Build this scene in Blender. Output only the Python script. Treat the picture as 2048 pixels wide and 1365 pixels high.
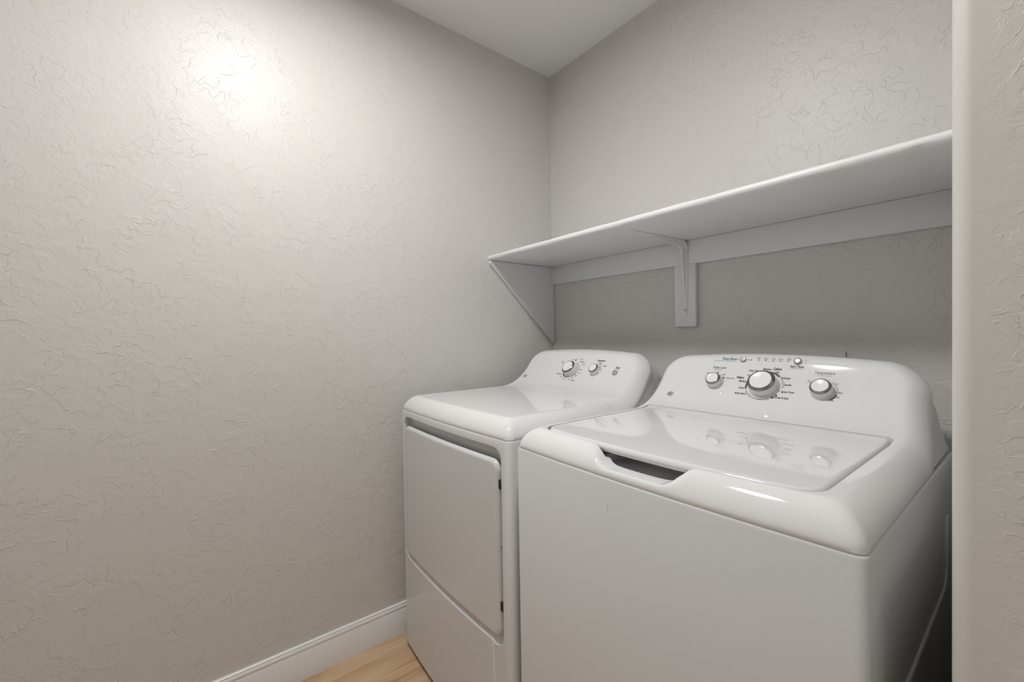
import bpy, bmesh, math, random
from mathutils import Vector, Matrix

for o in list(bpy.data.objects):
    bpy.data.objects.remove(o)
scene = bpy.context.scene
COL = scene.collection
random.seed(7)

# ------------------------------------------------------------------ camera
CAM = Vector((1.5597, -1.4782, 1.1539))
YAW, PITCH, ROLL, FPX = 2.47994, -0.01584, -0.01624, 842.94
IMW, IMH = 2048, 1365
fwd = Vector((math.cos(YAW)*math.cos(PITCH), math.sin(YAW)*math.cos(PITCH), math.sin(PITCH)))
rgt0 = Vector((math.sin(YAW), -math.cos(YAW), 0))
upv0 = rgt0.cross(fwd)
rgt = rgt0*math.cos(ROLL) + upv0*math.sin(ROLL)
upv = upv0*math.cos(ROLL) - rgt0*math.sin(ROLL)
cd = bpy.data.cameras.new('camera')
cam = bpy.data.objects.new('camera', cd)
COL.objects.link(cam)
cd.sensor_fit = 'HORIZONTAL'
cd.sensor_width = 36.0
cd.lens = FPX/IMW*36.0
cd.clip_start = 0.02
m3 = Matrix((rgt, upv, -fwd)).transposed()
cam.matrix_world = Matrix.Translation(CAM) @ m3.to_4x4()
scene.camera = cam

def ray(px, py):
    return fwd + rgt*((px-IMW/2)/FPX) - upv*((py-IMH/2)/FPX)

# ------------------------------------------------------------------ world, exposure
w = bpy.data.worlds.new('world')
scene.world = w
w.use_nodes = True
w.node_tree.nodes['Background'].inputs[0].default_value = (0, 0, 0, 1)
w.node_tree.nodes['Background'].inputs[1].default_value = 0.0
scene.view_settings.view_transform = 'Standard'
scene.view_settings.look = 'None'
scene.view_settings.gamma = 1
scene.view_settings.use_curve_mapping = False
scene.view_settings.exposure = 1.22
LAMP_POS = (0.79, -1.27, 2.44)
LAMP_R = 0.108
LAMP_STRENGTH = 71.0

# ------------------------------------------------------------------ materials
def mat(name, col, rough=0.5, metal=0.0, spec=0.5, coat=0.0):
    m = bpy.data.materials.new(name)
    m.use_nodes = True
    b = m.node_tree.nodes['Principled BSDF']
    b.inputs['Base Color'].default_value = (*col, 1)
    b.inputs['Roughness'].default_value = rough
    b.inputs['Metallic'].default_value = metal
    b.inputs['Specular IOR Level'].default_value = spec
    b.inputs['Coat Weight'].default_value = coat
    return m

def N(m, t, **kw):
    n = m.node_tree.nodes.new(t)
    for k, v in kw.items():
        setattr(n, k, v)
    return n

def L(m, a, ao, b, bi):
    m.node_tree.links.new(a.outputs[ao], b.inputs[bi])

def wall_mat(name, col, rough, strength, smooth_to=None, fine=1.0):
    """hand-textured drywall: broken, curled ridges and low islands over a fine orange peel"""
    m = mat(name, col, rough, spec=0.36)
    b = m.node_tree.nodes['Principled BSDF']
    tc = N(m, 'ShaderNodeTexCoord')
    def noise(scale, detail, vec=None, rough_=0.5):
        n = N(m, 'ShaderNodeTexNoise'); n.inputs['Scale'].default_value = scale; n.inputs['Detail'].default_value = detail
        n.inputs['Roughness'].default_value = rough_
        L(m, vec or tc, 0 if vec else 'Object', n, 'Vector')
        return n
    def rng(src, sock, a, bb, c=0.0, d=1.0):
        r = N(m, 'ShaderNodeMapRange', interpolation_type='SMOOTHSTEP')
        r.inputs['From Min'].default_value = a; r.inputs['From Max'].default_value = bb
        r.inputs['To Min'].default_value = c; r.inputs['To Max'].default_value = d
        L(m, src, sock, r, 'Value')
        return r
    def op(kind, x, y, k=None):
        o = N(m, 'ShaderNodeMath', operation=kind)
        L(m, x, 0, o, 0)
        if isinstance(y, (int, float)): o.inputs[1].default_value = y
        else: L(m, y, 0, o, 1)
        if k is not None: L(m, k, 0, o, 2)
        return o
    # wobble the lookup so that outlines curl
    n1 = noise(40*fine, 1.0)
    sub = N(m, 'ShaderNodeVectorMath', operation='SUBTRACT'); sub.inputs[1].default_value = (0.5, 0.5, 0.5)
    L(m, n1, 'Color', sub, 0)
    sc = N(m, 'ShaderNodeVectorMath', operation='SCALE'); sc.inputs['Scale'].default_value = 0.022
    L(m, sub, 0, sc, 0)
    add = N(m, 'ShaderNodeVectorMath', operation='ADD')
    L(m, tc, 'Object', add, 0); L(m, sc, 0, add, 1)
    n2 = noise(29*fine, 0.8, add)
    isl = rng(n2, 'Fac', 0.495, 0.535)
    n2b = noise(44*fine, 0.6, add)
    isl2 = rng(n2b, 'Fac', 0.545, 0.565)
    # ridges along the outlines, broken up by a mask
    d = op('SUBTRACT', n2, 0.512); ab = N(m, 'ShaderNodeMath', operation='ABSOLUTE'); L(m, d, 0, ab, 0)
    rim = rng(ab, 0, 0.002, 0.017, 1.0, 0.0)
    mask = rng(noise(17*fine, 1.0), 'Fac', 0.44, 0.55)
    rim = op('MULTIPLY', rim, mask)
    mask2 = rng(noise(9, 1.0), 'Fac', 0.30, 0.58, 0.25, 1.0)
    rim = op('MULTIPLY', rim, 0.62)
    h = op('MULTIPLY_ADD', isl, 0.34, rim)
    h = op('MULTIPLY_ADD', isl2, 0.28, h)
    h = op('MULTIPLY', h, mask2)
    h = op('MULTIPLY_ADD', noise(150, 2.0), 0.30, h)
    h = op('MULTIPLY_ADD', noise(48, 1.5), 0.55, h)
    h = op('MULTIPLY_ADD', noise(9, 1.0), 1.3, h)
    if smooth_to:
        sx = N(m, 'ShaderNodeSeparateXYZ'); L(m, tc, 'Object', sx, 0)
        f = rng(sx, 'X', smooth_to[0], smooth_to[1], 0.06, 1.0)
        h = op('MULTIPLY', h, f)
    bp = N(m, 'ShaderNodeBump'); bp.inputs['Strength'].default_value = strength; bp.inputs['Distance'].default_value = 0.0014
    L(m, h, 0, bp, 'Height'); L(m, bp, 0, b, 'Normal')
    return m

def fine_bump(m, scale, strength, dist=0.0005):
    b = m.node_tree.nodes['Principled BSDF']
    tc = N(m, 'ShaderNodeTexCoord')
    n1 = N(m, 'ShaderNodeTexNoise'); n1.inputs['Scale'].default_value = scale; n1.inputs['Detail'].default_value = 2
    L(m, tc, 'Object', n1, 'Vector')
    bp = N(m, 'ShaderNodeBump'); bp.inputs['Strength'].default_value = strength; bp.inputs['Distance'].default_value = dist
    L(m, n1, 'Fac', bp, 'Height'); L(m, bp, 0, b, 'Normal')
    return m

def wood_mat():
    m = mat('oak_vinyl', (0.5, 0.33, 0.2), 0.42)
    b = m.node_tree.nodes['Principled BSDF']
    tc = N(m, 'ShaderNodeTexCoord'); oi = N(m, 'ShaderNodeObjectInfo')
    off = N(m, 'ShaderNodeVectorMath', operation='SCALE'); off.inputs[0].default_value = (7, 13, 3)
    L(m, oi, 'Random', off, 'Scale')
    add = N(m, 'ShaderNodeVectorMath', operation='ADD'); L(m, tc, 'Object', add, 0); L(m, off, 0, add, 1)
    mp = N(m, 'ShaderNodeMapping'); mp.inputs['Scale'].default_value = (26, 2.6, 4); L(m, add, 0, mp, 'Vector')
    n1 = N(m, 'ShaderNodeTexNoise'); n1.inputs['Scale'].default_value = 1.0; n1.inputs['Detail'].default_value = 5; n1.inputs['Distortion'].default_value = 0.7
    L(m, mp, 0, n1, 'Vector')
    mp2 = N(m, 'ShaderNodeMapping'); mp2.inputs['Scale'].default_value = (170, 7, 4); L(m, add, 0, mp2, 'Vector')
    n2 = N(m, 'ShaderNodeTexNoise'); n2.inputs['Scale'].default_value = 1.0; n2.inputs['Detail'].default_value = 3
    L(m, mp2, 0, n2, 'Vector')
    mixf = N(m, 'ShaderNodeMath', operation='MULTIPLY_ADD'); mixf.inputs[1].default_value = 0.25
    L(m, n2, 'Fac', mixf, 0)
    sb = N(m, 'ShaderNodeMath', operation='SUBTRACT'); sb.inputs[1].default_value = 0.125; L(m, n1, 'Fac', sb, 0)
    L(m, sb, 0, mixf, 2)
    cr = N(m, 'ShaderNodeValToRGB'); L(m, mixf, 0, cr, 'Fac')
    e = cr.color_ramp.elements
    e[0].position = 0.3; e[0].color = (0.40, 0.235, 0.125, 1)
    e[1].position = 0.68; e[1].color = (0.66, 0.47, 0.31, 1)
    x = cr.color_ramp.elements.new(0.5); x.color = (0.55, 0.37, 0.225, 1)
    L(m, cr, 'Color', b, 'Base Color')
    bp = N(m, 'ShaderNodeBump'); bp.inputs['Strength'].default_value = 0.15; bp.inputs['Distance'].default_value = 0.0006
    L(m, n2, 'Fac', bp, 'Height'); L(m, bp, 0, b, 'Normal')
    return m

WALLC = (0.665, 0.652, 0.628)
M_wall = wall_mat('wall_paint', WALLC, 0.42, 0.78)
M_ceil = fine_bump(mat('ceiling_paint', (0.86, 0.86, 0.85), 0.75), 90, 0.25, 0.001)
M_trim = fine_bump(mat('trim_paint', (0.82, 0.823, 0.822), 0.3), 60, 0.06)
M_shelf = fine_bump(mat('shelf_paint', (0.80, 0.806, 0.815), 0.42), 45, 0.12, 0.001)
M_wood = wood_mat()
M_sub = mat('subfloor', (0.09, 0.06, 0.04), 0.8)
M_shell = mat('gloss_white_enamel', (0.78, 0.78, 0.785), 0.06)
M_cab = fine_bump(mat('satin_white_steel', (0.69, 0.698, 0.705), 0.19), 260, 0.05, 0.0002)
M_lid = mat('gloss_white_lid', (0.75, 0.75, 0.755), 0.04)
M_back = mat('white_back_steel', (0.69, 0.698, 0.705), 0.35)
M_knob = mat('knob_plastic', (0.74, 0.74, 0.74), 0.25)
M_cap = mat('knob_cap', (0.86, 0.86, 0.86), 0.2)
M_chrome = mat('brushed_chrome', (0.31, 0.31, 0.32), 0.2, metal=1.0)
M_btn = mat('button_silver', (0.42, 0.42, 0.43), 0.35, metal=0.3)
M_ink = mat('ink_black', (0.03, 0.03, 0.035), 0.5)
M_inkg = mat('ink_grey', (0.30, 0.30, 0.31), 0.5)
M_inkl = mat('ink_light_grey', (0.45, 0.45, 0.46), 0.5)
M_inkb = mat('ink_blue', (0.22, 0.29, 0.35), 0.5)
M_black = mat('black_plastic', (0.012, 0.012, 0.012), 0.5)
M_rubber = mat('rubber', (0.03, 0.03, 0.03), 0.7)
M_steel = mat('screw_head', (0.55, 0.55, 0.54), 0.4, metal=0.3)
M_housing = mat('lamp_housing', (0.8, 0.8, 0.8), 0.4)
M_outlet = mat('outlet_box_plastic', (0.60, 0.60, 0.575), 0.5)
M_emb = mat('badge_silver', (0.52, 0.52, 0.52), 0.35)
M_emit = bpy.data.materials.new('lamp_diffuser')
M_emit.use_nodes = True
nt = M_emit.node_tree
nt.nodes.remove(nt.nodes['Principled BSDF'])
em = nt.nodes.new('ShaderNodeEmission')
em.inputs[0].default_value = (1.0, 0.99, 0.972, 1)
em.inputs[1].default_value = LAMP_STRENGTH
nt.links.new(em.outputs[0], nt.nodes['Material Output'].inputs[0])

# ------------------------------------------------------------------ helpers
def link(name, me, m, parent=None, smooth=None, label=None):
    o = bpy.data.objects.new(name, me)
    COL.objects.link(o)
    if m is not None:
        me.materials.clear(); me.materials.append(m)
    if smooth is not None:
        for p in me.polygons:
            p.use_smooth = True
        me.set_sharp_from_angle(angle=math.radians(smooth))
    if parent is not None:
        o.parent = parent
        mw = Matrix.Identity(4)
        q = parent
        while q is not None:
            mw = Matrix.Translation(q.location) @ mw
            q = q.parent
        if parent.type == 'EMPTY':
            o.matrix_parent_inverse = mw.inverted()
    if label:
        o['label'] = label
    return o

def thing(name, loc, label, cat):
    o = bpy.data.objects.new(name, None)
    COL.objects.link(o)
    o.empty_display_size = 0.1
    o.location = loc
    o['label'] = label; o['category'] = cat
    return o

def struct(o):
    o['kind'] = 'structure'
    return o

def mesh_from(verts, faces, name='mesh'):
    me = bpy.data.meshes.new(name)
    me.from_pydata([tuple(v) for v in verts], [], faces)
    me.update()
    bm = bmesh.new(); bm.from_mesh(me)
    bmesh.ops.remove_doubles(bm, verts=bm.verts, dist=1e-6)
    bmesh.ops.recalc_face_normals(bm, faces=bm.faces)
    bm.to_mesh(me); bm.free()
    return me

def box_bm(bm, x0, x1, y0, y1, z0, z1, bev=0.0, seg=2):
    r = bmesh.ops.create_cube(bm, size=1)
    vs = r['verts']
    for v in vs:
        v.co = Vector(((x0+x1)/2 + v.co.x*(x1-x0), (y0+y1)/2 + v.co.y*(y1-y0), (z0+z1)/2 + v.co.z*(z1-z0)))
    if bev > 0:
        es = list({e for v in vs for e in v.link_edges})
        bmesh.ops.bevel(bm, geom=es, offset=bev, segments=seg, affect='EDGES', profile=0.5)

def box(name, x0, x1, y0, y1, z0, z1, m, parent=None, bev=0.0, seg=2, label=None):
    bm = bmesh.new(); box_bm(bm, x0, x1, y0, y1, z0, z1, bev, seg)
    me = bpy.data.meshes.new(name); bm.to_mesh(me); bm.free()
    return link(name, me, m, parent, 40 if bev else None, label)

def extrude_outline(pts, axis_fn, a, b):
    """closed 2-D outline pts swept from a to b; axis_fn(p, t)->xyz"""
    n = len(pts)
    V = [axis_fn(p, a) for p in pts] + [axis_fn(p, b) for p in pts]
    F = [(i, (i+1) % n, n+(i+1) % n, n+i) for i in range(n)]
    F += [tuple(range(n)), tuple(range(2*n-1, n-1, -1))]
    return mesh_from(V, F)

def lathe(profile, mtx, seg=40):
    """profile [(r,h)] turned about local z, placed by mtx"""
    V, F = [], []
    n = len(profile)
    for r, h in profile:
        for k in range(seg):
            a = 2*math.pi*k/seg
            V.append(mtx @ Vector((r*math.cos(a), r*math.sin(a), h)))
    for j in range(n-1):
        for k in range(seg):
            F.append((j*seg+k, j*seg+(k+1) % seg, (j+1)*seg+(k+1) % seg, (j+1)*seg+k))
    F.append(tuple(range(seg-1, -1, -1)))
    F.append(tuple((n-1)*seg+k for k in range(seg)))
    return mesh_from(V, F)

def boolean(o, cutter_me, name='cut'):
    c = bpy.data.objects.new(name, cutter_me); COL.objects.link(c)
    md = o.modifiers.new('b', 'BOOLEAN'); md.operation = 'DIFFERENCE'; md.solver = 'EXACT'; md.object = c
    dg = bpy.context.evaluated_depsgraph_get()
    dg.update()
    me = bpy.data.meshes.new_from_object(o.evaluated_get(dg))
    o.modifiers.clear()
    old = o.data; o.data = me
    bpy.data.meshes.remove(old)
    bpy.data.objects.remove(c)

def smin(a, b, k):
    h = max(k-abs(a-b), 0)/k
    return min(a, b) - h*h*k*0.25

def sstep(a, b, x):
    t = min(1, max(0, (x-a)/(b-a)))
    return t*t*(3-2*t)

def edge_drop(d, D, wd, lin=0.45):
    t = min(1, max(0, d/wd))
    ell = 1-math.sqrt(max(0, 1-(1-t)**2))
    ln = (1-t)**1.7
    return D*((1-lin)*ell + lin*ln)

def rr_dist(x, s, W, S, rb, rt, k):
    ax = abs(x)
    if rt > 0 and ax > W-rt and s > S-rt:
        dt = rt - math.hypot(ax-(W-rt), s-(S-rt))
        return max(0, dt)
    if rb > 0 and ax > W-rb and s < rb:
        dt = rb - math.hypot(ax-(W-rb), rb-s)
        return max(0, min(dt, smin(W-ax, s, k)) if k > 0 else dt)
    d = min(W-ax, S-s) if S-s < s else min(W-ax, s)
    if k > 0 and s < S/2:
        d = smin(W-ax, s, k)
        d = min(d, S-s)
    return max(0, d)

def spaced(n, pw=1.7):
    out = []
    for i in range(n+1):
        t = -1+2*i/n
        out.append(math.copysign(1-(1-abs(t))**pw, t))
    return out

def pillow(W, S, rb, rt, pos, D, wd, srows, ncol=80, under=0.02, inset=0.006, k=0.0, lin=0.45, extra=None):
    """closed pillow sheet with a rounded-rectangle outline in (x, s);
    pos(x, s, drop)->xyz; its edges fall by D over width wd"""
    us = spaced(ncol)
    n = len(us)
    V, F = [], []
    for s in srows:
        hw = W
        if rb > 0 and s < rb:
            hw = W-rb+math.sqrt(max(0, rb*rb-(rb-s)**2))
        if rt > 0 and s > S-rt:
            hw = W-rt+math.sqrt(max(0, rt*rt-(s-(S-rt))**2))
        for u in us:
            x = u*hw
            d = rr_dist(x, s, W, S, rb, rt, k)
            if abs(abs(u)-1) < 1e-9 or s == srows[0] or s == srows[-1]:
                d = 0
            dr = edge_drop(d, D, wd, lin)
            if extra:
                dr = extra(x, s, d, dr)
            V.append(pos(x, s, dr))
    R = len(srows)
    top = lambda j, i: j*n+i
    for j in range(R-1):
        for i in range(n-1):
            F.append((top(j, i), top(j, i+1), top(j+1, i+1), top(j+1, i)))
    base = len(V)
    for s in srows:
        s2 = min(max(s, inset), S-inset)
        hw = W
        if rb > 0 and s < rb:
            hw = W-rb+math.sqrt(max(0, rb*rb-(rb-s)**2))
        if rt > 0 and s > S-rt:
            hw = W-rt+math.sqrt(max(0, rt*rt-(s-(S-rt))**2))
        for u in us:
            V.append(pos(u*(hw-inset), s2, D+under))
    bot = lambda j, i: base+j*n+i
    for j in range(R-1):
        for i in range(n-1):
            F.append((bot(j, i), bot(j+1, i), bot(j+1, i+1), bot(j, i+1)))
    for i in range(n-1):
        F.append((top(0, i), bot(0, i), bot(0, i+1), top(0, i+1)))
        F.append((top(R-1, i), top(R-1, i+1), bot(R-1, i+1), bot(R-1, i)))
    for j in range(R-1):
        F.append((top(j, 0), top(j+1, 0), bot(j+1, 0), bot(j, 0)))
        F.append((top(j, n-1), bot(j, n-1), bot(j+1, n-1), top(j+1, n-1)))
    return mesh_from(V, F)

def rows(S, a, b, mid, na=16, nb=30):
    out = [a*(i/na)**1.5 for i in range(na)]
    m = max(2, int((S-a-b)/mid))
    out += [a+(S-a-b)*i/m for i in range(m)]
    out += [S-b*((nb-i)/nb)**1.8 for i in range(nb+1)]
    return out

# ------------------------------------------------------------------ the room
H = 2.44
RX, RY = 2.1, -2.5          # far side wall, wall behind the camera
AX, AY, BR = 1.488, -0.795, 0.018   # alcove side, face of the stub wall, bullnose radius
struct(box('wall_left', -0.1, 0, RY-0.1, 0.1, 0, H, M_wall))
struct(box('wall_back', 0, RX+0.1, 0, 0.1, 0, H, M_wall))
DX_0, DX_1, DH = 0.08, 0.86, 2.03     # closed door in the wall behind the photographer
bm = bmesh.new()
box_bm(bm, 0, DX_0, RY-0.1, RY, 0, H); box_bm(bm, DX_0, DX_1, RY-0.1, RY, DH, H); box_bm(bm, DX_1, RX+0.1, RY-0.1, RY, 0, H)
me = bpy.data.meshes.new('wall_front'); bm.to_mesh(me); bm.free()
struct(link('wall_front', me, M_wall))
bm = bmesh.new()
for a in ((DX_0-0.06, DX_0, RY-0.112, RY+0.012, 0, DH+0.06), (DX_1, DX_1+0.06, RY-0.112, RY+0.012, 0, DH+0.06), (DX_0, DX_1, RY-0.112, RY+0.012, DH, DH+0.06), (DX_0, DX_1, RY-0.06, RY-0.02, 0.001, DH)):
    box_bm(bm, *a)
me = bpy.data.meshes.new('door_1'); bm.to_mesh(me); bm.free()
struct(link('door_1', me, M_trim))
struct(box('wall_side', RX, RX+0.1, RY, AY, 0, H, M_wall))
struct(box('ceiling', -0.1, RX+0.1, RY-0.1, 0.1, H, H+0.08, M_ceil))
pts = [(AX, -0.0005)]
for i in range(11):
    a = math.pi + (math.pi/2)*i/10
    pts.append((AX+BR+BR*math.cos(a), AY+BR+BR*math.sin(a)))
pts += [(RX+0.1, AY), (RX+0.1, -0.0005)]
M_wall2 = wall_mat('stub_wall_paint', WALLC, 0.45, 0.6, (AX+BR*0.9, AX+BR+0.05), 1.7)
struct(link('wall_right', extrude_outline(pts, lambda p, t: (p[0], p[1], t), 0, H), M_wall2, None, 30))

# floor: planks running along the left wall
fl = struct(box('floor', -0.1, RX+0.1, RY-0.1, 0.1, -0.06, -0.012, M_sub))
PW = 0.18
def plank_mesh(x0, x1, y0, y1):
    bm = bmesh.new(); box_bm(bm, x0, x1, y0, y1, -0.012, 0, 0)
    es = [e for e in bm.edges if all(v.co.z > -0.001 for v in e.verts)]
    bmesh.ops.bevel(bm, geom=es, offset=0.0012, segments=1, affect='EDGES')
    me = bpy.data.meshes.new('plank'); bm.to_mesh(me); bm.free()
    return me
row = 0
x = 0.165-PW
while x < RX:
    x0, x1 = max(x, 0)+0.0004, min(x+PW, RX)-0.0004
    y = -[0.35, 0.55, 0.1, 0.72][row % 4]
    ys = [0.0]
    while y > RY:
        ys.append(y); y -= 1.22
    ys.append(RY)
    for a, b in zip(ys[:-1], ys[1:]):
        o = bpy.data.objects.new('plank', plank_mesh(x0, x1, b+0.0004, a-0.0004))
        COL.objects.link(o); o.data.materials.append(M_wood); o.parent = fl
    x += PW; row += 1

# baseboards with a beaded top
HB = 0.1185
prof = [(0, 0), (0.013, 0), (0.013, HB*0.78), (0.0115, HB*0.80), (0.0105, HB*0.82), (0.0115, HB*0.84), (0.012, HB*0.88), (0.011, HB*0.915),
        (0.0085, HB*0.93), (0.0080, HB*0.95), (0.0085, HB*0.975), (0.0065, HB*0.993), (0.003, HB), (0, HB)]
struct(link('baseboard_left', extrude_outline(prof, lambda p, t: (p[0], t, p[1]), RY, 0), M_trim, None, 50))
struct(link('baseboard_front', extrude_outline(prof, lambda p, t: (t, RY+p[0], p[1]), DX_1+0.06, RX-0.014), M_trim, None, 50))
struct(link('baseboard_side', extrude_outline(prof, lambda p, t: (RX-p[0], t, p[1]), RY, AY), M_trim, None, 50))
struct(link('baseboard_right', extrude_outline(prof, lambda p, t: (t, AY-p[0], p[1]), AX+0.02, RX-0.014), M_trim, None, 50))

# ------------------------------------------------------------------ ceiling light
cl = thing('ceiling_light_offscreen', LAMP_POS, 'round white ceiling light with a flat glowing diffuser', 'ceiling light')
mt = Matrix.Translation(LAMP_POS) @ Matrix.Rotation(math.pi, 4, 'X')
r = LAMP_R
link('housing', lathe([(r+0.03, 0), (r+0.03, 0.018), (r+0.022, 0.026), (r+0.003, 0.028), (r+0.001, 0.020), (0.001, 0.020)], mt, 64), M_housing, cl, 40)
link('diffuser_offscreen', lathe([(r, 0.021), (r, 0.0235), (0.001, 0.0245)], mt, 64), M_emit, cl, 40)

# ------------------------------------------------------------------ shelf
ZS, ZST, DS, ZC, ZT = 1.4864, 1.5079, 0.3961, 1.3999, 1.1055
sh = thing('wall_shelf', (0.75, 0, ZS), 'long white painted wooden wall shelf on a cleat and a metal bracket', 'shelf')
# board with an eased, slightly worn front edge
bm = bmesh.new()
nx = 120
rp = []
for i in range(9):
    a = -math.pi/2 - math.pi*i/8
    rp.append((-DS+0.0100+0.0100*math.cos(a), (ZS+ZST)/2 + (ZST-ZS)/2*math.sin(a)))
prof2 = [(-0.001, ZS)] + rp + [(-0.001, ZST)]
V, F = [], []
np_ = len(prof2)
for i in range(nx+1):
    xx = 0.0005 + (AX-0.001)*i/nx
    for j, (yy, zz) in enumerate(prof2):
        k = 0.0
        if 0 < j < np_-1:
            k = 0.0009*math.sin(xx*31+j)*math.sin(xx*11.3)
        nick = 0.004*max(0, 1-abs(xx-1.404)/0.012) if 1 <= j <= 3 else 0
        V.append((xx, yy+nick, zz+k+nick*0.7))
for i in range(nx):
    for j in range(np_):
        a, b = i*np_+j, i*np_+(j+1) % np_
        F.append((a, b, b+np_, a+np_))
F.append(tuple(range(np_))); F.append(tuple(range((nx+1)*np_-1, nx*np_-1, -1)))
bm.free()
link('board', mesh_from(V, F), M_shelf, sh, 50)
# triangular end support against the left wall
tri = [(-DS+0.006, ZS-0.0005), (-0.0005, ZS-0.0005), (-0.0005, ZT), (-0.010, ZT+0.001), (-DS+0.006, ZS-0.014)]
me = extrude_outline(tri, lambda p, t: (t, p[0], p[1]), 0.0005, 0.018)
bm = bmesh.new(); bm.from_mesh(me)
bmesh.ops.bevel(bm, geom=[e for e in bm.edges if e.calc_length() > 0.1], offset=0.003, segments=2, affect='EDGES'); bm.to_mesh(me); bm.free()
side = link('end_support', me, M_shelf, sh, 40, 'triangular white end panel')
def screw(name, p, axis, r, parent, m=M_steel):
    q = Vector((0, 0, 1)).rotation_difference(Vector(axis)).to_matrix().to_4x4()
    return link(name, lathe([(r, 0), (r, 0.0006), (r*0.75, 0.0012), (r*0.35, 0.0013), (r*0.3, 0.0004), (0.0002, 0.0004)], Matrix.Translation(p) @ q, 16), m, parent, 40)
screw('screw', (0.018, -0.016, 1.309), (1, 0, 0), 0.0032, side, M_inkg)
screw('screw', (0.018, -0.034, 1.226), (1, 0, 0), 0.0025, side, M_inkl)
box('cleat', 0.0185, AX-0.0005, -0.018, -0.0005, ZC, ZS-0.0005, M_shelf, sh, 0.0015)
box('upright', 0.6845, 0.7668, -0.0185, -0.0005, 1.172, ZC-0.0002, M_shelf, sh, 0.0015)
# pressed-steel bracket: tapered strip with a raised rib, bent round the corner
BX = 0.7285
path = []
for i in range(24):
    t = i/23
    path.append((Vector((0, -0.019, 1.214+(1.452-1.214)*t)), Vector((0, -1, 0))))
for i in range(1, 10):
    a = math.pi/2*i/10
    path.append((Vector((0, -0.019-0.034*(1-math.cos(a)), 1.452+0.0335*math.sin(a))), Vector((0, -math.cos(a), -math.sin(a)))))
for i in range(24):
    t = i/23
    path.append((Vector((0, -0.053-(0.330-0.053)*t, 1.4855)), Vector((0, 0, -1))))
V, F = [], []
npth = len(path)
for i, (p, nn) in enumerate(path):
    e = min(i, npth-1-i)/(npth/2)
    ww = 0.0065+0.0095*min(1, e*1.25)
    if min(i, npth-1-i) == 0: ww *= 0.55
    hh = 0.0022+0.021*sstep(0.05, 1.0, e)
    sx = BX - 0.010*(i/npth)
    for cx, ch in ((-1, 0), (-1, 0.002), (-0.52, 0.0024), (-0.26, hh), (0.26, hh), (0.52, 0.0024), (1, 0.002), (1, 0)):
        q = p + nn*ch
        V.append((sx+cx*ww, q.y, q.z))
for i in range(npth-1):
    for j in range(8):
        a, b = i*8+j, i*8+(j+1) % 8
        F.append((a, b, b+8, a+8))
F.append(tuple(range(8))); F.append(tuple(range(npth*8-1, npth*8-9, -1)))
br = link('bracket', mesh_from(V, F), M_shelf, sh, 50, 'white pressed-steel shelf bracket')
screw('screw', (0.7285, -0.0215, 1.232), (0, -1, 0), 0.0055, br)
screw('screw', (0.7395, -0.0215, 1.447), (0, -1, 0), 0.0030, br)
screw('screw', (0.7145, -0.0215, 1.438), (0, -1, 0), 0.0030, br)

# ------------------------------------------------------------------ washer outlet box on the back wall
ob = thing('outlet_box', (1.038, 0, 0.98), 'plain grey-white plastic outlet box on the wall behind the washer', 'outlet box')
bm = bmesh.new()
for a in ((0.876, 1.2, -0.007, -0.0005, 1.064, 1.091), (0.876, 1.2, -0.007, -0.0005, 0.87, 0.897), (0.876, 0.903, -0.007, -0.0005, 0.897, 1.064), (1.173, 1.2, -0.007, -0.0005, 0.897, 1.064)):
    box_bm(bm, *a, 0.0015, 1)
me = bpy.data.meshes.new('frame'); bm.to_mesh(me); bm.free()
link('frame', me, M_outlet, ob, 40)
box('pan', 0.903, 1.173, -0.003, -0.0005, 0.897, 1.064, M_back, ob)

# ------------------------------------------------------------------ the two machines
D_EDGE = 0.0475
# slope of the sweep from the flat deck up the console: (arc length, degrees)
SWEEP = [(0.0, 0.0), (0.060, 19.0), (0.115, 37.0), (0.160, 47.5), (0.200, 54.0), (0.230, 58.6), (0.252, 61.5), (0.40, 62.0)]
def sweep_angle(u):
    for (a, p), (b, q) in zip(SWEEP[:-1], SWEEP[1:]):
        if u <= b:
            return math.radians(p+(q-p)*(u-a)/(b-a))
    return math.radians(SWEEP[-1][1])

class Profile:
    """side profile of a machine's top: flat deck, then the sweep up to ztop"""
    def __init__(self, yf, ys, zd, ztop):
        self.yf, self.ys, self.zd = yf, ys, zd
        self.flat = ys-yf
        self.pts = [(ys, zd)]
        self.du = 0.0005
        while self.pts[-1][1] < ztop:
            u = (len(self.pts)-0.5)*self.du
            a = sweep_angle(u)
            y, z = self.pts[-1]
            self.pts.append((y+self.du*math.cos(a), z+self.du*math.sin(a)))
        self.S = self.flat+(len(self.pts)-1)*self.du
    def base(self, s):
        if s <= self.flat:
            return self.yf+s, self.zd, Vector((0, 0, 1))
        u = (s-self.flat)/self.du
        i = min(len(self.pts)-2, int(u)); t = u-i
        a = sweep_angle(u*self.du)
        (y0, z0), (y1, z1) = self.pts[i], self.pts[i+1]
        return y0+(y1-y0)*t, z0+(z1-z0)*t, Vector((0, -math.sin(a), math.cos(a)))
    def rise(self, y):
        if y <= self.ys: return 0.0
        for (y0, z0), (y1, z1) in zip(self.pts[:-1], self.pts[1:]):
            if y <= y1: return z0-self.zd
        return 0.0
    def hit(self, px, py):
        """console point seen at a photo pixel, and its frame"""
        d = ray(px, py)
        def f(s):
            y, z, n = self.base(s)
            return CAM.z+d.z*(y-CAM.y)/d.y-z
        lo, hi = self.flat, self.S
        for i in range(50):
            m = (lo+hi)/2
            if f(m) > 0: lo = m
            else: hi = m
        y, z, n = self.base(lo)
        return CAM+d*((y-CAM.y)/d.y), n

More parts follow.
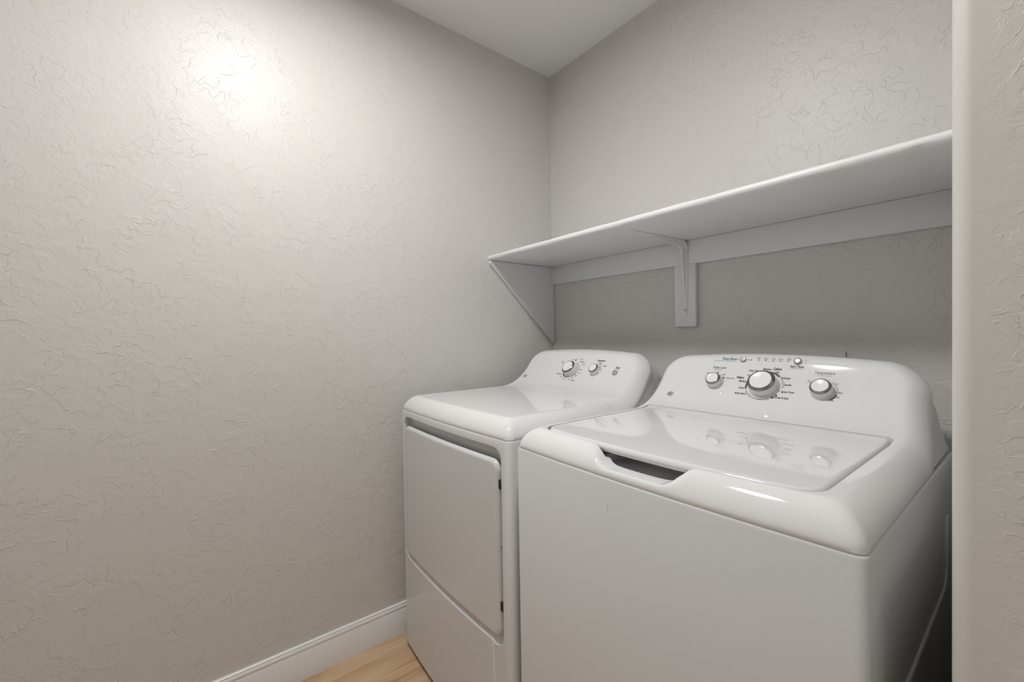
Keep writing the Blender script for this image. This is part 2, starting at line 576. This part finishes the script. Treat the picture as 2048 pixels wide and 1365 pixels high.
CR = 0.084
def make_shell(xc, W, pf, bow, arch, extra=None):
    S, flat, base, yf = pf.S, pf.flat, pf.base, pf.yf
    def pos(x, s, drop):
        s2 = s - arch*(x/W)**2*sstep(flat+0.15, S, s)
        x = x*(1-0.045*sstep(flat+0.01, flat+0.20, s))
        y, z, n = base(s2)
        y -= bow*(1-min(1, abs(x/W))**2)*(1-sstep(0.0, 0.40, s))
        x -= 0.007*sstep(flat+0.02, flat+0.20, s)
        p = Vector((xc+x, y, z)) - n*drop
        return p
    sr = rows(S, 0.05, 0.13, 0.0085)
    me = pillow(W, S, 0.016, CR, pos, D_EDGE, 0.043, sr, ncol=96, under=0.018, inset=0.008, k=0.02, extra=extra)
    return me, S, flat, pos

def back_panel(xc, W, S, s0, pos, yb, parent, m):
    """sheet-metal cover closing the back of the console"""
    out = []
    n = 24
    for i in range(n):
        out.append((-W, s0+(S-CR-s0)*i/n))
    for i in range(13):
        a = math.pi - math.pi/2*i/12
        out.append((-(W-CR)+CR*math.cos(a), S-CR+CR*math.sin(a)))
    for i in range(13):
        a = math.pi/2 - math.pi/2*i/12
        out.append(((W-CR)+CR*math.cos(a), S-CR+CR*math.sin(a)))
    for i in range(1, n+1):
        out.append((W, S-CR-(S-CR-s0)*i/n))
    k = 0.990
    A = []
    for x, s in out:
        A.append(pos(x*k, min(s, S-0.010), D_EDGE-0.002))
    B = []
    for p in A:
        B.append(Vector((xc+(p.x-xc)*(1.0-0.10*sstep(0.97, 1.08, p.z)), yb, max(0.882, p.z-0.006-0.035*sstep(0.95, 1.08, p.z)))))
    n = len(A)
    V = A+B
    F = [(i, i+1, n+i+1, n+i) for i in range(n-1)]
    F.append((0, n, 2*n-1, n-1))
    F.append(tuple(range(n, 2*n)))
    F.append(tuple(range(n-1, -1, -1)))
    return link('back_panel', mesh_from(V, F), m, parent, 35, 'sheet-metal back of the console')

def plan_outline(xc, W, yf, yb, bow, r, ins=0.0):
    W2 = W-ins
    P = []
    nf = 28
    for i in range(7):
        a = math.pi + math.pi/2*i/6
        P.append((xc-W2+r+r*math.cos(a), yf+ins+r+r*math.sin(a)))
    for i in range(1, nf):
        x = -(W2-r)+2*(W2-r)*i/nf
        P.append((xc+x, yf+ins-bow*(1-(x/(W2-r))**2)))
    for i in range(7):
        a = 1.5*math.pi + math.pi/2*i/6
        P.append((xc+W2-r+r*math.cos(a), yf+ins+r+r*math.sin(a)))
    P += [(xc+W2, yb-ins), (xc-W2, yb-ins)]
    return P

def make_cabinet(xc, W, yf, yb, bow, z0, z1):
    lv = [(z0, 0.004), (z0+0.004, 0.0), (z1-0.0055, 0.0), (z1-0.0018, 0.0016), (z1, 0.0055)]
    loops = [[(x, y, z) for x, y in plan_outline(xc, W, yf, yb, bow, 0.014, ins)] for z, ins in lv]
    n = len(loops[0])
    V = [p for l in loops for p in l]
    F = []
    for j in range(len(lv)-1):
        for i in range(n):
            F.append((j*n+i, j*n+(i+1) % n, (j+1)*n+(i+1) % n, (j+1)*n+i))
    F.append(tuple(range(n-1, -1, -1))); F.append(tuple((len(lv)-1)*n+i for i in range(n)))
    return mesh_from(V, F)

def feet(xc, W, yf, yb, parent, h):
    for sx in (-1, 1):
        for y in (yf+0.06, yb-0.06):
            mtx = Matrix.Translation((xc+sx*(W-0.055), y, 0))
            link('foot', lathe([(0.019, 0.0), (0.021, 0.003), (0.020, 0.009), (0.010, 0.011), (0.010, h+0.002)], mtx, 20), M_rubber, parent, 40)

# ---- control panel helpers (panel plane = straight console face)
def face_frame(pf, px, py, lift=0.0):
    p, n = pf.hit(px, py)
    t = n.cross(Vector((1, 0, 0)))
    m = Matrix((Vector((1, 0, 0)), t, n)).transposed().to_4x4()
    return Matrix.Translation(p+n*lift) @ m

def dial(px, py, pf, R, h, parent, label):
    mtx = face_frame(pf, px, py)
    body = link('dial', lathe([(R*1.0, -0.002), (R*1.0, 0.003), (R*0.985, 0.0045), (R*0.90, 0.0055), (R*0.94, 0.0075), (R*0.89, h*0.82), (R*0.87, h*0.87), (R*0.7, h*0.87)], mtx, 56), M_knob, parent, 35, label)
    link('chrome_ring', lathe([(R*0.80, h*0.86), (R*0.875, h*0.865), (R*0.878, h*0.91), (R*0.76, h*1.08), (R*0.70, h*1.10), (R*0.685, h*1.05)], mtx, 56), M_chrome, body, 35, 'chrome ring')
    link('cap', lathe([(R*0.69, h*1.0), (R*0.69, h*1.085), (R*0.675, h*1.10), (R*0.60, h*1.105), (R*0.57, h*1.09), (0.0005, h*1.085)], mtx, 56), M_cap, body, 30)
    return body

def push_button(px, py, pf, R, parent):
    mtx = face_frame(pf, px, py)
    return link('button', lathe([(R*1.12, -0.001), (R*1.12, 0.0008), (R*1.0, 0.001), (R*0.98, 0.0042), (R*0.86, 0.0056), (R*0.5, 0.0058), (0.0004, 0.0058)], mtx, 28), M_btn, parent, 50, 'round silver push button')

INKS = {'k': M_ink, 'g': M_inkg, 'l': M_inkl, 'b': M_inkb, 'w': M_cap}
class Print:
    """flat print on a console: every word, dot, arc and rule a part of its own"""
    def __init__(self, pf, parent):
        self.pf, self.parent = pf, parent
    def put(self, name, V, F, key):
        me = bpy.data.meshes.new(name); me.from_pydata(V, [], F); me.update()
        link(name, me, INKS[key], self.parent)
    def text(self, s, x0, x1, yc, key='k', bold=0.0, tall=1.42):
        """word s spanning photo columns x0..x1, centred on photo row yc"""
        a, _ = self.pf.hit(x0, yc); b, _ = self.pf.hit(x1, yc)
        width = abs(b.x-a.x)
        cu = bpy.data.curves.new('t', 'FONT'); cu.body = s; cu.align_x = 'CENTER'; cu.align_y = 'CENTER'; cu.offset = 0.022+bold
        cu.resolution_u = 3
        ob_ = bpy.data.objects.new('t', cu)
        me = bpy.data.meshes.new_from_object(ob_)
        xs = [v.co.x for v in me.vertices]; ys = [v.co.y for v in me.vertices]
        sc = width/(max(xs)-min(xs)); xo = (max(xs)+min(xs))/2; yo = (max(ys)+min(ys))/2
        fm = face_frame(self.pf, (x0+x1)/2, yc, 0.0004)
        V = [tuple(fm @ Vector(((v.co.x-xo)*sc, (v.co.y-yo)*sc*tall, 0))) for v in me.vertices]
        F = [tuple(p.vertices) for p in me.polygons]
        self.put('printed_word', V, F, key)
        bpy.data.objects.remove(ob_); bpy.data.meshes.remove(me); bpy.data.curves.remove(cu)
    def ring(self, px, py, r0, r1, a0, a1, key='k', lift=0.0005):
        fm = face_frame(self.pf, px, py, lift)
        n = max(4, int(abs(a1-a0)/6))
        V, F = [], []
        for i in range(n+1):
            a = math.radians(a0+(a1-a0)*i/n)
            for r in (r0, r1):
                V.append(tuple(fm @ Vector((r*math.cos(a), r*math.sin(a), 0.0002+2.2*(r*math.sin(a))**2*0))))
        for i in range(n):
            F.append((2*i, 2*i+1, 2*i+3, 2*i+2))
        # lay the arc onto the slightly curved face
        V2 = []
        for v in V:
            V2.append(self.settle(Vector(v), lift))
        self.put('printed_arc', V2, F, key)
    def settle(self, p, lift):
        lo, hi = self.pf.flat, self.pf.S
        for i in range(40):
            m = (lo+hi)/2
            y, z, n = self.pf.base(m)
            t = Vector((0, n.z, -n.y))
            if (p-Vector((p.x, y, z))).dot(t) > 0: lo = m
            else: hi = m
        y, z, n = self.pf.base(lo)
        q = Vector((p.x, y, z))+n*lift
        return tuple(q)
    def dot(self, px, py, r, key='k', lift=0.0006):
        fm = face_frame(self.pf, px, py, lift)
        V = [tuple(fm @ Vector((r*math.cos(2*math.pi*i/12), r*math.sin(2*math.pi*i/12), 0))) for i in range(12)]
        self.put('printed_dot', V, [tuple(range(12))], key)
    def rule(self, xa, ya, xb, yb, th, key='l'):
        a, n = self.pf.hit(xa, ya); b, _ = self.pf.hit(xb, yb)
        d = (b-a).normalized(); s = n.cross(d)*th/2; l = n*0.0004
        self.put('printed_rule', [tuple(a+s+l), tuple(b+s+l), tuple(b-s+l), tuple(a-s+l)], [(0, 1, 2, 3)], key)

def emblem(px, py, pf, R, parent):
    """round monogram: ring, four curls and two script letters"""
    fm = face_frame(pf, px, py)
    rim = link('emblem', lathe([(R, -0.0005), (R, 0.0012), (R*0.95, 0.0016), (R*0.86, 0.0016), (R*0.83, 0.0008), (0.0005, 0.0008)], fm, 36), M_emb, parent, 35, 'round silver monogram badge')
    V, F = [], []
    def stroke(pts, wd):
        for i in range(len(pts)-1):
            a, b = Vector(pts[i]), Vector(pts[i+1])
            d = (b-a).normalized(); s = Vector((-d.y, d.x))*wd/2
            k = len(V)
            for q in (a+s, b+s, b-s, a-s):
                V.append(tuple(fm @ Vector((q.x*R, q.y*R, 0.0013))))
            F.append((k, k+3, k+2, k+1))
    def arc(cx, cy, r, a0, a1, wd=0.13, n=12):
        stroke([(cx+r*math.cos(math.radians(a0+(a1-a0)*i/n)), cy+r*math.sin(math.radians(a0+(a1-a0)*i/n))) for i in range(n+1)], wd)
    for q in range(4):
        a = 45+90*q
        arc(0.62*math.cos(math.radians(a)), 0.62*math.sin(math.radians(a)), 0.17, a+60, a+300)
    arc(-0.2, 0.2, 0.24, 20, 300); arc(-0.16, -0.18, 0.28, 80, -190); stroke([(-0.14, 0.1), (-0.04, -0.2)], 0.13)
    arc(0.25, 0.22, 0.2, 30, 270); arc(0.24, -0.16, 0.24, 90, 330)
    me = bpy.data.meshes.new('monogram'); me.from_pydata(V, [], F); me.update()
    link('monogram', me, M_inkg, rim)
    return rim

# ================================================================== dryer
DX0, DX1, DYF, DYB = 0.070, 0.7275, -0.8458, -0.112
dxc, dW = (DX0+DX1)/2, (DX1-DX0)/2
DZ = 0.8845
dryer = thing('dryer', (dxc, (DYF+DYB)/2, 0), 'white front-load dryer with a plain recessed door beside the left wall', 'dryer')
dzd = DZ+0.003+D_EDGE-0.0005
cab = link('cabinet', make_cabinet(dxc, dW, DYF, DYB, 0.012, 0.014, DZ), M_cab, dryer, None)
# recess for the door, with a bevelled rim
def rrect(x0, x1, z0, z1, r, n=8):
    P = []
    for cx, cz, a0 in ((x1-r, z1-r, 0), (x0+r, z1-r, 90), (x0+r, z0+r, 180), (x1-r, z0+r, 270)):
        for i in range(n+1):
            a = math.radians(a0+90*i/n)
            P.append((cx+r*math.cos(a), cz+r*math.sin(a)))
    return P
QX0, QX1, QZ0, QZ1 = DX0+0.030, 0.6965, 0.341, 0.864
qxc, qW, qS = (QX0+QX1)/2, (QX1-QX0)/2, QZ1-QZ0
QDEP = 0.0135
def front_y(X):
    return DYF-0.012*(1-((X-dxc)/dW)**2)
def qpos(x, s_, drop):
    dep = QDEP+0.011*max(sstep(qS-0.10, qS-0.05, s_), sstep(qW-0.05, qW-0.02, x))
    return Vector((qxc+x, front_y(qxc+x)+dep-drop, QZ0+s_))
def qextra(x, s_, d, dr):
    side = min(qW-abs(x), qS-s_)
    a_ = 0.03*(1-sstep(0, 0.004, d)) if (s_ > side or s_ > 0.04) else 0.0
    if s_ < 0.034 and abs(x) > qW-0.034:
        a_ = 0.03*(1-sstep(0, 0.004, d)) if abs(x) > qW-0.034*0.35 else 0.0
    return max(a_, (QDEP+0.0015)*max(0, 1-s_/0.0225))
boolean(cab, pillow(qW, qS, 0.034, 0.034, qpos, 0.03, 0.004, rows(qS, 0.04, 0.04, 0.03, 16, 16), ncol=60, under=0.01, inset=0.0, extra=qextra))
cab.data.materials.clear(); cab.data.materials.append(M_cab)
for p in cab.data.polygons: p.use_smooth = True
cab.data.set_sharp_from_angle(angle=math.radians(32))
# door
GX0, GX1, GZ0, GZ1 = DX0+0.033, 0.6855, 0.3625, 0.829
gxc, gW, gS = (GX0+GX1)/2, (GX1-GX0)/2, GZ1-GZ0
def dpos(x, s, drop):
    X = gxc+x
    y = DYF-0.0015-0.012*(1-((X-dxc)/dW)**2)
    return Vector((X, y+drop, GZ0+s))
me = pillow(gW, gS, 0.030, 0.030, dpos, 0.011, 0.010, rows(gS, 0.04, 0.04, 0.03, 22, 14), ncol=56, under=0.001, inset=0.003, lin=0.1)
door = link('door', me, M_cab, dryer, 45, 'plain white dryer door')
for z in (0.768, 0.450):
    box('hinge', GX1-0.004, GX1+0.0065, DYF-0.001, DYF+0.0195, z-0.012, z+0.012, M_black, door, 0.001, 1, 'black door hinge')
box('strike', GX1-0.001, GX1+0.006, DYF-0.001, DYF+0.0195, 0.606, 0.612, M_inkg, door, 0.0005, 1)
feet(dxc, dW, DYF, DYB, dryer, 0.014)
dpf = Profile(DYF+0.0025, -0.414, dzd, 1.107)
me, S, flat, pos = make_shell(dxc, dW-0.0025, dpf, 0.012, 0.018)
top = link('top_cover', me, M_shell, dryer, 60, 'glossy white top sweeping up into the control console')
back_panel(dxc, dW-0.0025, S, flat-0.02, pos, DYB-0.002, dryer, M_back)
# seam between top and console on the visible flank, cut as a groove
V, F = [], []
Wd = dW-0.0025
for i in range(15):
    d = 0.034*i/14
    for ds in (0.0, 0.0014):
        for lift in (-0.003, 0.0018):
            V.append(pos(Wd-d, flat-0.012+ds, edge_drop(d, D_EDGE, 0.043)+lift))
for i in range(14):
    k = 4*i
    F += [(k, k+4, k+6, k+2), (k+1, k+3, k+7, k+5), (k, k+1, k+5, k+4), (k+2, k+6, k+7, k+3)]
F += [(0, 2, 3, 1), (56, 57, 59, 58)]
boolean(top, mesh_from(V, F))
top.data.materials.clear(); top.data.materials.append(M_shell)
for p in top.data.polygons: p.use_smooth = True
top.data.set_sharp_from_angle(angle=math.radians(50))
# controls
dial(1142.5, 741, dpf, 0.0330, 0.026, dryer, 'large white dial with chrome ring')
dial(1191.5, 742.5, dpf, 0.0225, 0.021, dryer, 'small white dial with chrome ring')
push_button(1230, 746.5, dpf, 0.0100, dryer)
emblem(1050.3, 752.5, dpf, 0.0100, dryer)
P = Print(dpf, dryer)
P.text('Temperature', 1194, 1211, 722.3)
P.text('Start', 1232, 1240, 735.8)
P.rule(1229, 739, 1240, 739.5, 0.002)
P.text('Timed Dry', 1140, 1150, 761.8)
P.text('Wrinkle Care', 1112.5, 1124, 747.8)
P.text('Auto Dry', 1160, 1167.5, 719, 'l')
P.text('More Dry', 1160, 1168, 724.4)
P.text('Less Dry', 1163, 1170, 728, 'g')
P.rule(1163, 731, 1170.5, 731.3, 0.002)
P.text('Cottons', 1123, 1129, 723.5, 'g')
P.text('Off', 1124, 1127, 727.6, 'g')
P.text('Off', 1150, 1153.5, 720.5)
P.rule(1145, 719.3, 1148, 719.6, 0.002, 'g')
for t, xx, yy in (('50', 1122.5, 754), ('40', 1125.8, 757.6), ('30', 1130.4, 759.3), ('20', 1136.8, 759.2), ('10', 1144.3, 757), ('80', 1152, 752.3), ('Off', 1157.3, 746.8), ('60', 1161.5, 740.3)):
    P.text(t, xx-1.2, xx+1.2, yy)
P.text('Press', 1160.5, 1164, 747, 'g')
for t, xa, xb, yy in (('High', 1197, 1203.5, 727.8), ('Medium', 1199, 1203, 732.7), ('Low', 1207, 1213.5, 731.7)):
    P.text(t, xa, xb, yy, 'g')
P.rule(1197.5, 730, 1201, 730.2, 0.0016); P.rule(1208, 734, 1212, 734.3, 0.0016)
for a0, a1, kk in ((196, 222, 'k'), (226, 244, 'k'), (248, 266, 'k'), (270, 286, 'k'), (290, 302, 'k'), (306, 318, 'k'), (322, 334, 'k'), (338, 344, 'g'), (-10, 55, 'l'), (60, 75, 'g')):
    P.ring(1142.5, 741, 0.0350, 0.0385, a0, a1, kk)
P.ring(1191.5, 742.5, 0.024, 0.0255, 20, 75, 'g')

# ================================================================== washer
WX0, WX1, WYF, WYB = 0.7374, 1.4233, -0.8325, -0.122
wxc, wW = (WX0+WX1)/2, (WX1-WX0)/2
WZ = 0.8745
washer = thing('washing_machine', (wxc, (WYF+WYB)/2, 0), 'white top-load washing machine with closed lid and three dials beside the stub wall', 'washing machine')
wzd = WZ+0.003+D_EDGE-0.0005
wcab = link('cabinet', make_cabinet(wxc, wW, WYF, WYB, 0.013, 0.014, WZ), M_cab, washer, None)
bm = bmesh.new(); box_bm(bm, WX1-0.0025, WX1+0.01, -0.735, -0.23, 0.7485, 0.7505)
me = bpy.data.meshes.new('groove'); bm.to_mesh(me); bm.free()
boolean(wcab, me)
wcab.data.materials.clear(); wcab.data.materials.append(M_cab)
for p in wcab.data.polygons: p.use_smooth = True
wcab.data.set_sharp_from_angle(angle=math.radians(32))
feet(wxc, wW, WYF, WYB, washer, 0.014)
# hand scoop in front of the lid
SC0 = 0.002
def scoop(x, s, d, dr):
    if s > 0.12:
        return dr
    k = 1-sstep(0.062, 0.118, abs(x-SC0))
    if k <= 0:
        return dr
    t = 0.0350*k - 0.006*(1-k)
    e = 0.006
    h = max(e-abs(dr-t), 0)/e
    return max(dr, t)+h*h*e*0.25
WBOW = 0.013
wpf = Profile(WYF+0.0025, -0.400, wzd, 1.105)
me, S, flat, pos = make_shell(wxc, wW-0.0025, wpf, WBOW, 0.020, scoop)
wt = link('top_cover', me, M_shell, washer, None, 'glossy white top sweeping up into the control console')
# lid opening and the deeper hand pocket
LX0, LX1, LYF, LYB = wxc-0.286, wxc+0.280, -0.792, -0.352
lxc, lW, lS = (LX0+LX1)/2, (LX1-LX0)/2, LYB-LYF
def lid_outline(off, n=40):
    """lid contour grown by off: bowed front with wide corners, nearly square rear"""
    Pn = []
    W2 = lW+off
    rf, rr = 0.042, 0.012
    y0, y1 = LYF-off, LYB+off
    for i in range(n+1):
        x = -(W2-rf)+2*(W2-rf)*i/n
        Pn.append((lxc+x, y0-0.012*(1-(x/(W2-rf))**2)))
    for i in range(1, 9):
        a = -math.pi/2+math.pi/2*i/8
        Pn.append((lxc+W2-rf+rf*math.cos(a), y0+rf+rf*math.sin(a)))
    for i in range(7):
        a = math.pi/2*i/6
        Pn.append((lxc+W2-rr+rr*math.cos(a), y1-rr+rr*math.sin(a)))
    for i in range(7):
        a = math.pi/2+math.pi/2*i/6
        Pn.append((lxc-W2+rr+rr*math.cos(a), y1-rr+rr*math.sin(a)))
    for i in range(8):
        a = math.pi+math.pi/2*i/8
        Pn.append((lxc-W2+rf+rf*math.cos(a), y0+rf+rf*math.sin(a)))
    return Pn
boolean(wt, extrude_outline(lid_outline(0.0035), lambda p, t: (p[0], p[1], t), wzd-0.026, wzd+0.06))
pk = []
for i in range(41):
    x = -0.098+0.196*i/40
    pk.append((wxc+SC0+x, LYF-0.0150+0.024*(abs(x)/0.098)**3))
pk += [(wxc+SC0+0.093, LYF+0.07), (wxc+SC0-0.093, LYF+0.07)]
boolean(wt, extrude_outline(pk, lambda p, t: (p[0], p[1], t), wzd-0.044, wzd+0.002))
wt.data.materials.clear(); wt.data.materials.append(M_shell)
for p in wt.data.polygons: p.use_smooth = True
wt.data.set_sharp_from_angle(angle=math.radians(38))
back_panel(wxc, wW-0.0025, S, flat-0.02, pos, WYB-0.002, washer, M_back)
# lid slab
ztl = wzd+0.0015
def lpos(x, s, drop):
    y = LYF+s-0.012*(1-min(1, abs(x)/(lW-0.042))**2)*(1-sstep(0, 0.44, s))
    return Vector((lxc+x, y, ztl-drop+wpf.rise(y)))
me = pillow(lW, lS, 0.042, 0.012, lpos, 0.010, 0.008, rows(lS, 0.05, 0.03, 0.02, 22, 14), ncol=72, under=0.006, inset=0.003, lin=0.1)
lid = link('lid', me, M_lid, washer, 45, 'glossy white lid')
for sx in (1, -1):
    box('hinge', lxc+sx*(lW-0.006)-0.006, lxc+sx*(lW-0.006)+0.007, LYB-0.022, LYB-0.004, wzd-0.024, wzd-0.010, M_black, lid, 0.002, 1)
# embossed side panel: raised bead and a crease on the right flank
bead = []
for i in range(20):
    bead.append((-0.70+0.42*i/19, 0.606+0.008*i/19))
for i in range(1, 13):
    a = math.pi/2*i/12
    bead.append((-0.28+0.055*math.sin(a), 0.614+0.055*(1-math.cos(a))))
for i in range(1, 9):
    bead.append((-0.225, 0.669+0.09*i/8))
V, F = [], []
for i, (y, z) in enumerate(bead):
    j = min(i, len(bead)-2)
    d = Vector((bead[j+1][0]-bead[j][0], bead[j+1][1]-bead[j][1])).normalized()
    nn = Vector((-d.y, d.x))
    for k in range(7):
        a = math.pi*k/6
        V.append((WX1-0.0004+0.004*math.sin(a), y+nn.x*0.007*math.cos(a), z+nn.y*0.007*math.cos(a)))
for i in range(len(bead)-1):
    for k in range(6):
        a = i*7+k
        F.append((a, a+1, a+8, a+7))
    F.append((i*7, i*7+7, i*7+13, i*7+6))
F.append(tuple(range(7))); F.append(tuple(range(len(V)-1, len(V)-8, -1)))
link('side_bead', mesh_from(V, F), M_cab, washer, 60)
# scuffs on the front
for (px, py, rr) in ((1213, 1008, 0.0007), (1214.5, 1012, 0.001), (1213, 1018, 0.0008), (1215, 1022, 0.0006), (1229, 1018, 0.0006)):
    d = ray(px, py); t = (WYF-WBOW*0.97-CAM.y)/d.y; p = CAM+d*t
    q = Vector((0, 0, 1)).rotation_difference(Vector((0, -1, 0))).to_matrix().to_4x4()
    link('scuff', lathe([(rr, -0.002), (rr, 0.0004), (rr*0.4, 0.0006)], Matrix.Translation(p) @ q @ Matrix.Diagonal((0.6, 1.8, 1, 1)), 10), M_inkg, washer)

dial(1528, 773, wpf, 0.0385, 0.029, washer, 'large white cycle dial with chrome ring')
dial(1430.5, 765, wpf, 0.0238, 0.023, washer, 'small white dial with chrome ring')
dial(1645, 783.5, wpf, 0.0258, 0.024, washer, 'small white dial with chrome ring')
push_button(1487, 719.2, wpf, 0.0085, washer)
push_button(1596, 723.5, wpf, 0.0092, washer)
emblem(1340.5, 788, wpf, 0.0105, washer)
P = Print(wpf, washer)
P.text('Deep Rinse', 1445.5, 1473.5, 718.7, 'b', 0.012)
P.rule(1428, 721.6, 1473, 723.0, 0.0022)
P.ring(1476.5, 719, 0.0016, 0.0024, 0, 360, 'l')
P.text('Water Level', 1425.5, 1452.5, 735.4, 'b', 0.012)
P.rule(1429, 739.5, 1445, 740, 0.0020)
P.rule(1493, 720.2, 1502, 720.5, 0.0012, 'g'); P.dot(1503, 720.6, 0.0018)
P.rule(1517, 722, 1577, 723.4, 0.0006, 'l')
for i, (t, px) in enumerate((('Fill', 1518), ('Soak', 1532.3), ('Wash', 1547.5), ('Rinse', 1562), ('Spin', 1578))):
    hw_ = 4.2 if t != 'Fill' else 2.4
    P.text(t, px-hw_, px+hw_, 716.8+i*0.55, 'g')
    P.dot(px-1, 721.2+i*0.6, 0.0016)
P.text('Start / Pause', 1580.5, 1608, 733.7, 'k', 0.01)
P.rule(1578, 737.3, 1609, 738.3, 0.0016)
P.dot(1612.6, 721.0, 0.0012); P.dot(1611.5, 726.8, 0.0012)
P.text('Temperature', 1629, 1670, 747.5, 'g', 0.008)
P.rule(1634, 751.5, 1663, 753, 0.0014)
P.text('Tap', 1616.5, 1622, 761.8, 'g'); P.text('Cold', 1614, 1621, 765, 'g')
P.text('Cold', 1642, 1651, 758.6, 'g')
P.text('Cool', 1667.5, 1677, 768.3, 'g')
P.text('Colors', 1672, 1685.5, 786.3)
P.text('Warm', 1667, 1679, 795.2)
P.text('Hot', 1659.5, 1667, 801.5)
P.ring(1645, 783.5, 0.0285, 0.0318, -8, 62, 'l'); P.ring(1645, 783.5, 0.0285, 0.0318, -22, -12, 'k'); P.ring(1645, 783.5, 0.0285, 0.0318, -48, -28, 'k'); P.ring(1645, 783.5, 0.0285, 0.0318, -60, -52, 'g')
P.text('Min', 1414, 1419, 746.6, 'g')
P.text('High', 1433, 1439, 745.2, 'g'); P.text('Max', 1446, 1452, 749.2, 'g'); P.text('Precise Fill', 1452, 1468, 757, 'g')
P.rule(1408.8, 752, 1408.8, 754.5, 0.001, 'l')
P.ring(1430.5, 765, 0.0262, 0.0290, 42, 74, 'l'); P.dot(1447.3, 756.6, 0.0026)
P.text('Whites', 1473, 1488.5, 755.6, 'k', 0.03)
P.text('Medium', 1478, 1494, 762.8)
P.text('Light', 1494, 1503, 751.3, 'g')
P.text('Heavy', 1477.5, 1489, 776.5)
P.text('Bulky Items', 1469, 1492, 787.7)
P.text('Deep Clean', 1498, 1520, 742.5)
P.text('Medium', 1527, 1543.5, 739)
P.text('Colors', 1547, 1563.5, 738.6, 'k', 0.03)
P.text('Light', 1548.5, 1559, 746)
P.text('Delicates', 1561.5, 1581, 757)
P.text('Casuals', 1565.5, 1583, 770.2)
P.text('Speed Wash', 1561.5, 1588.5, 785.6)
P.text('Drain & Spin', 1549, 1577.5, 797.2)
R0, R1 = 0.0425, 0.0472
for a0, a1, kk in ((46, 84, 'k'), (-2, 36, 'l'), (150, 197, 'k'), (205, 262, 'l'), (262, 300, 'g'), (304, 316, 'k'), (320, 326, 'k')):
    P.ring(1528, 773, R0, R1, a0, a1, kk)
P.dot(1546.6, 751.2, 0.0016, 'w', 0.0009); P.dot(1494, 776.3, 0.0016, 'w', 0.0009); P.dot(1555.8, 758.0, 0.0016, 'w', 0.0009); P.dot(1559.6, 770.4, 0.0016, 'w', 0.0009)
P.ring(1556.2, 781.2, 0.0016, 0.0030, 0, 360, 'k'); P.dot(1496.5, 785.8, 0.0016, 'w', 0.0009)
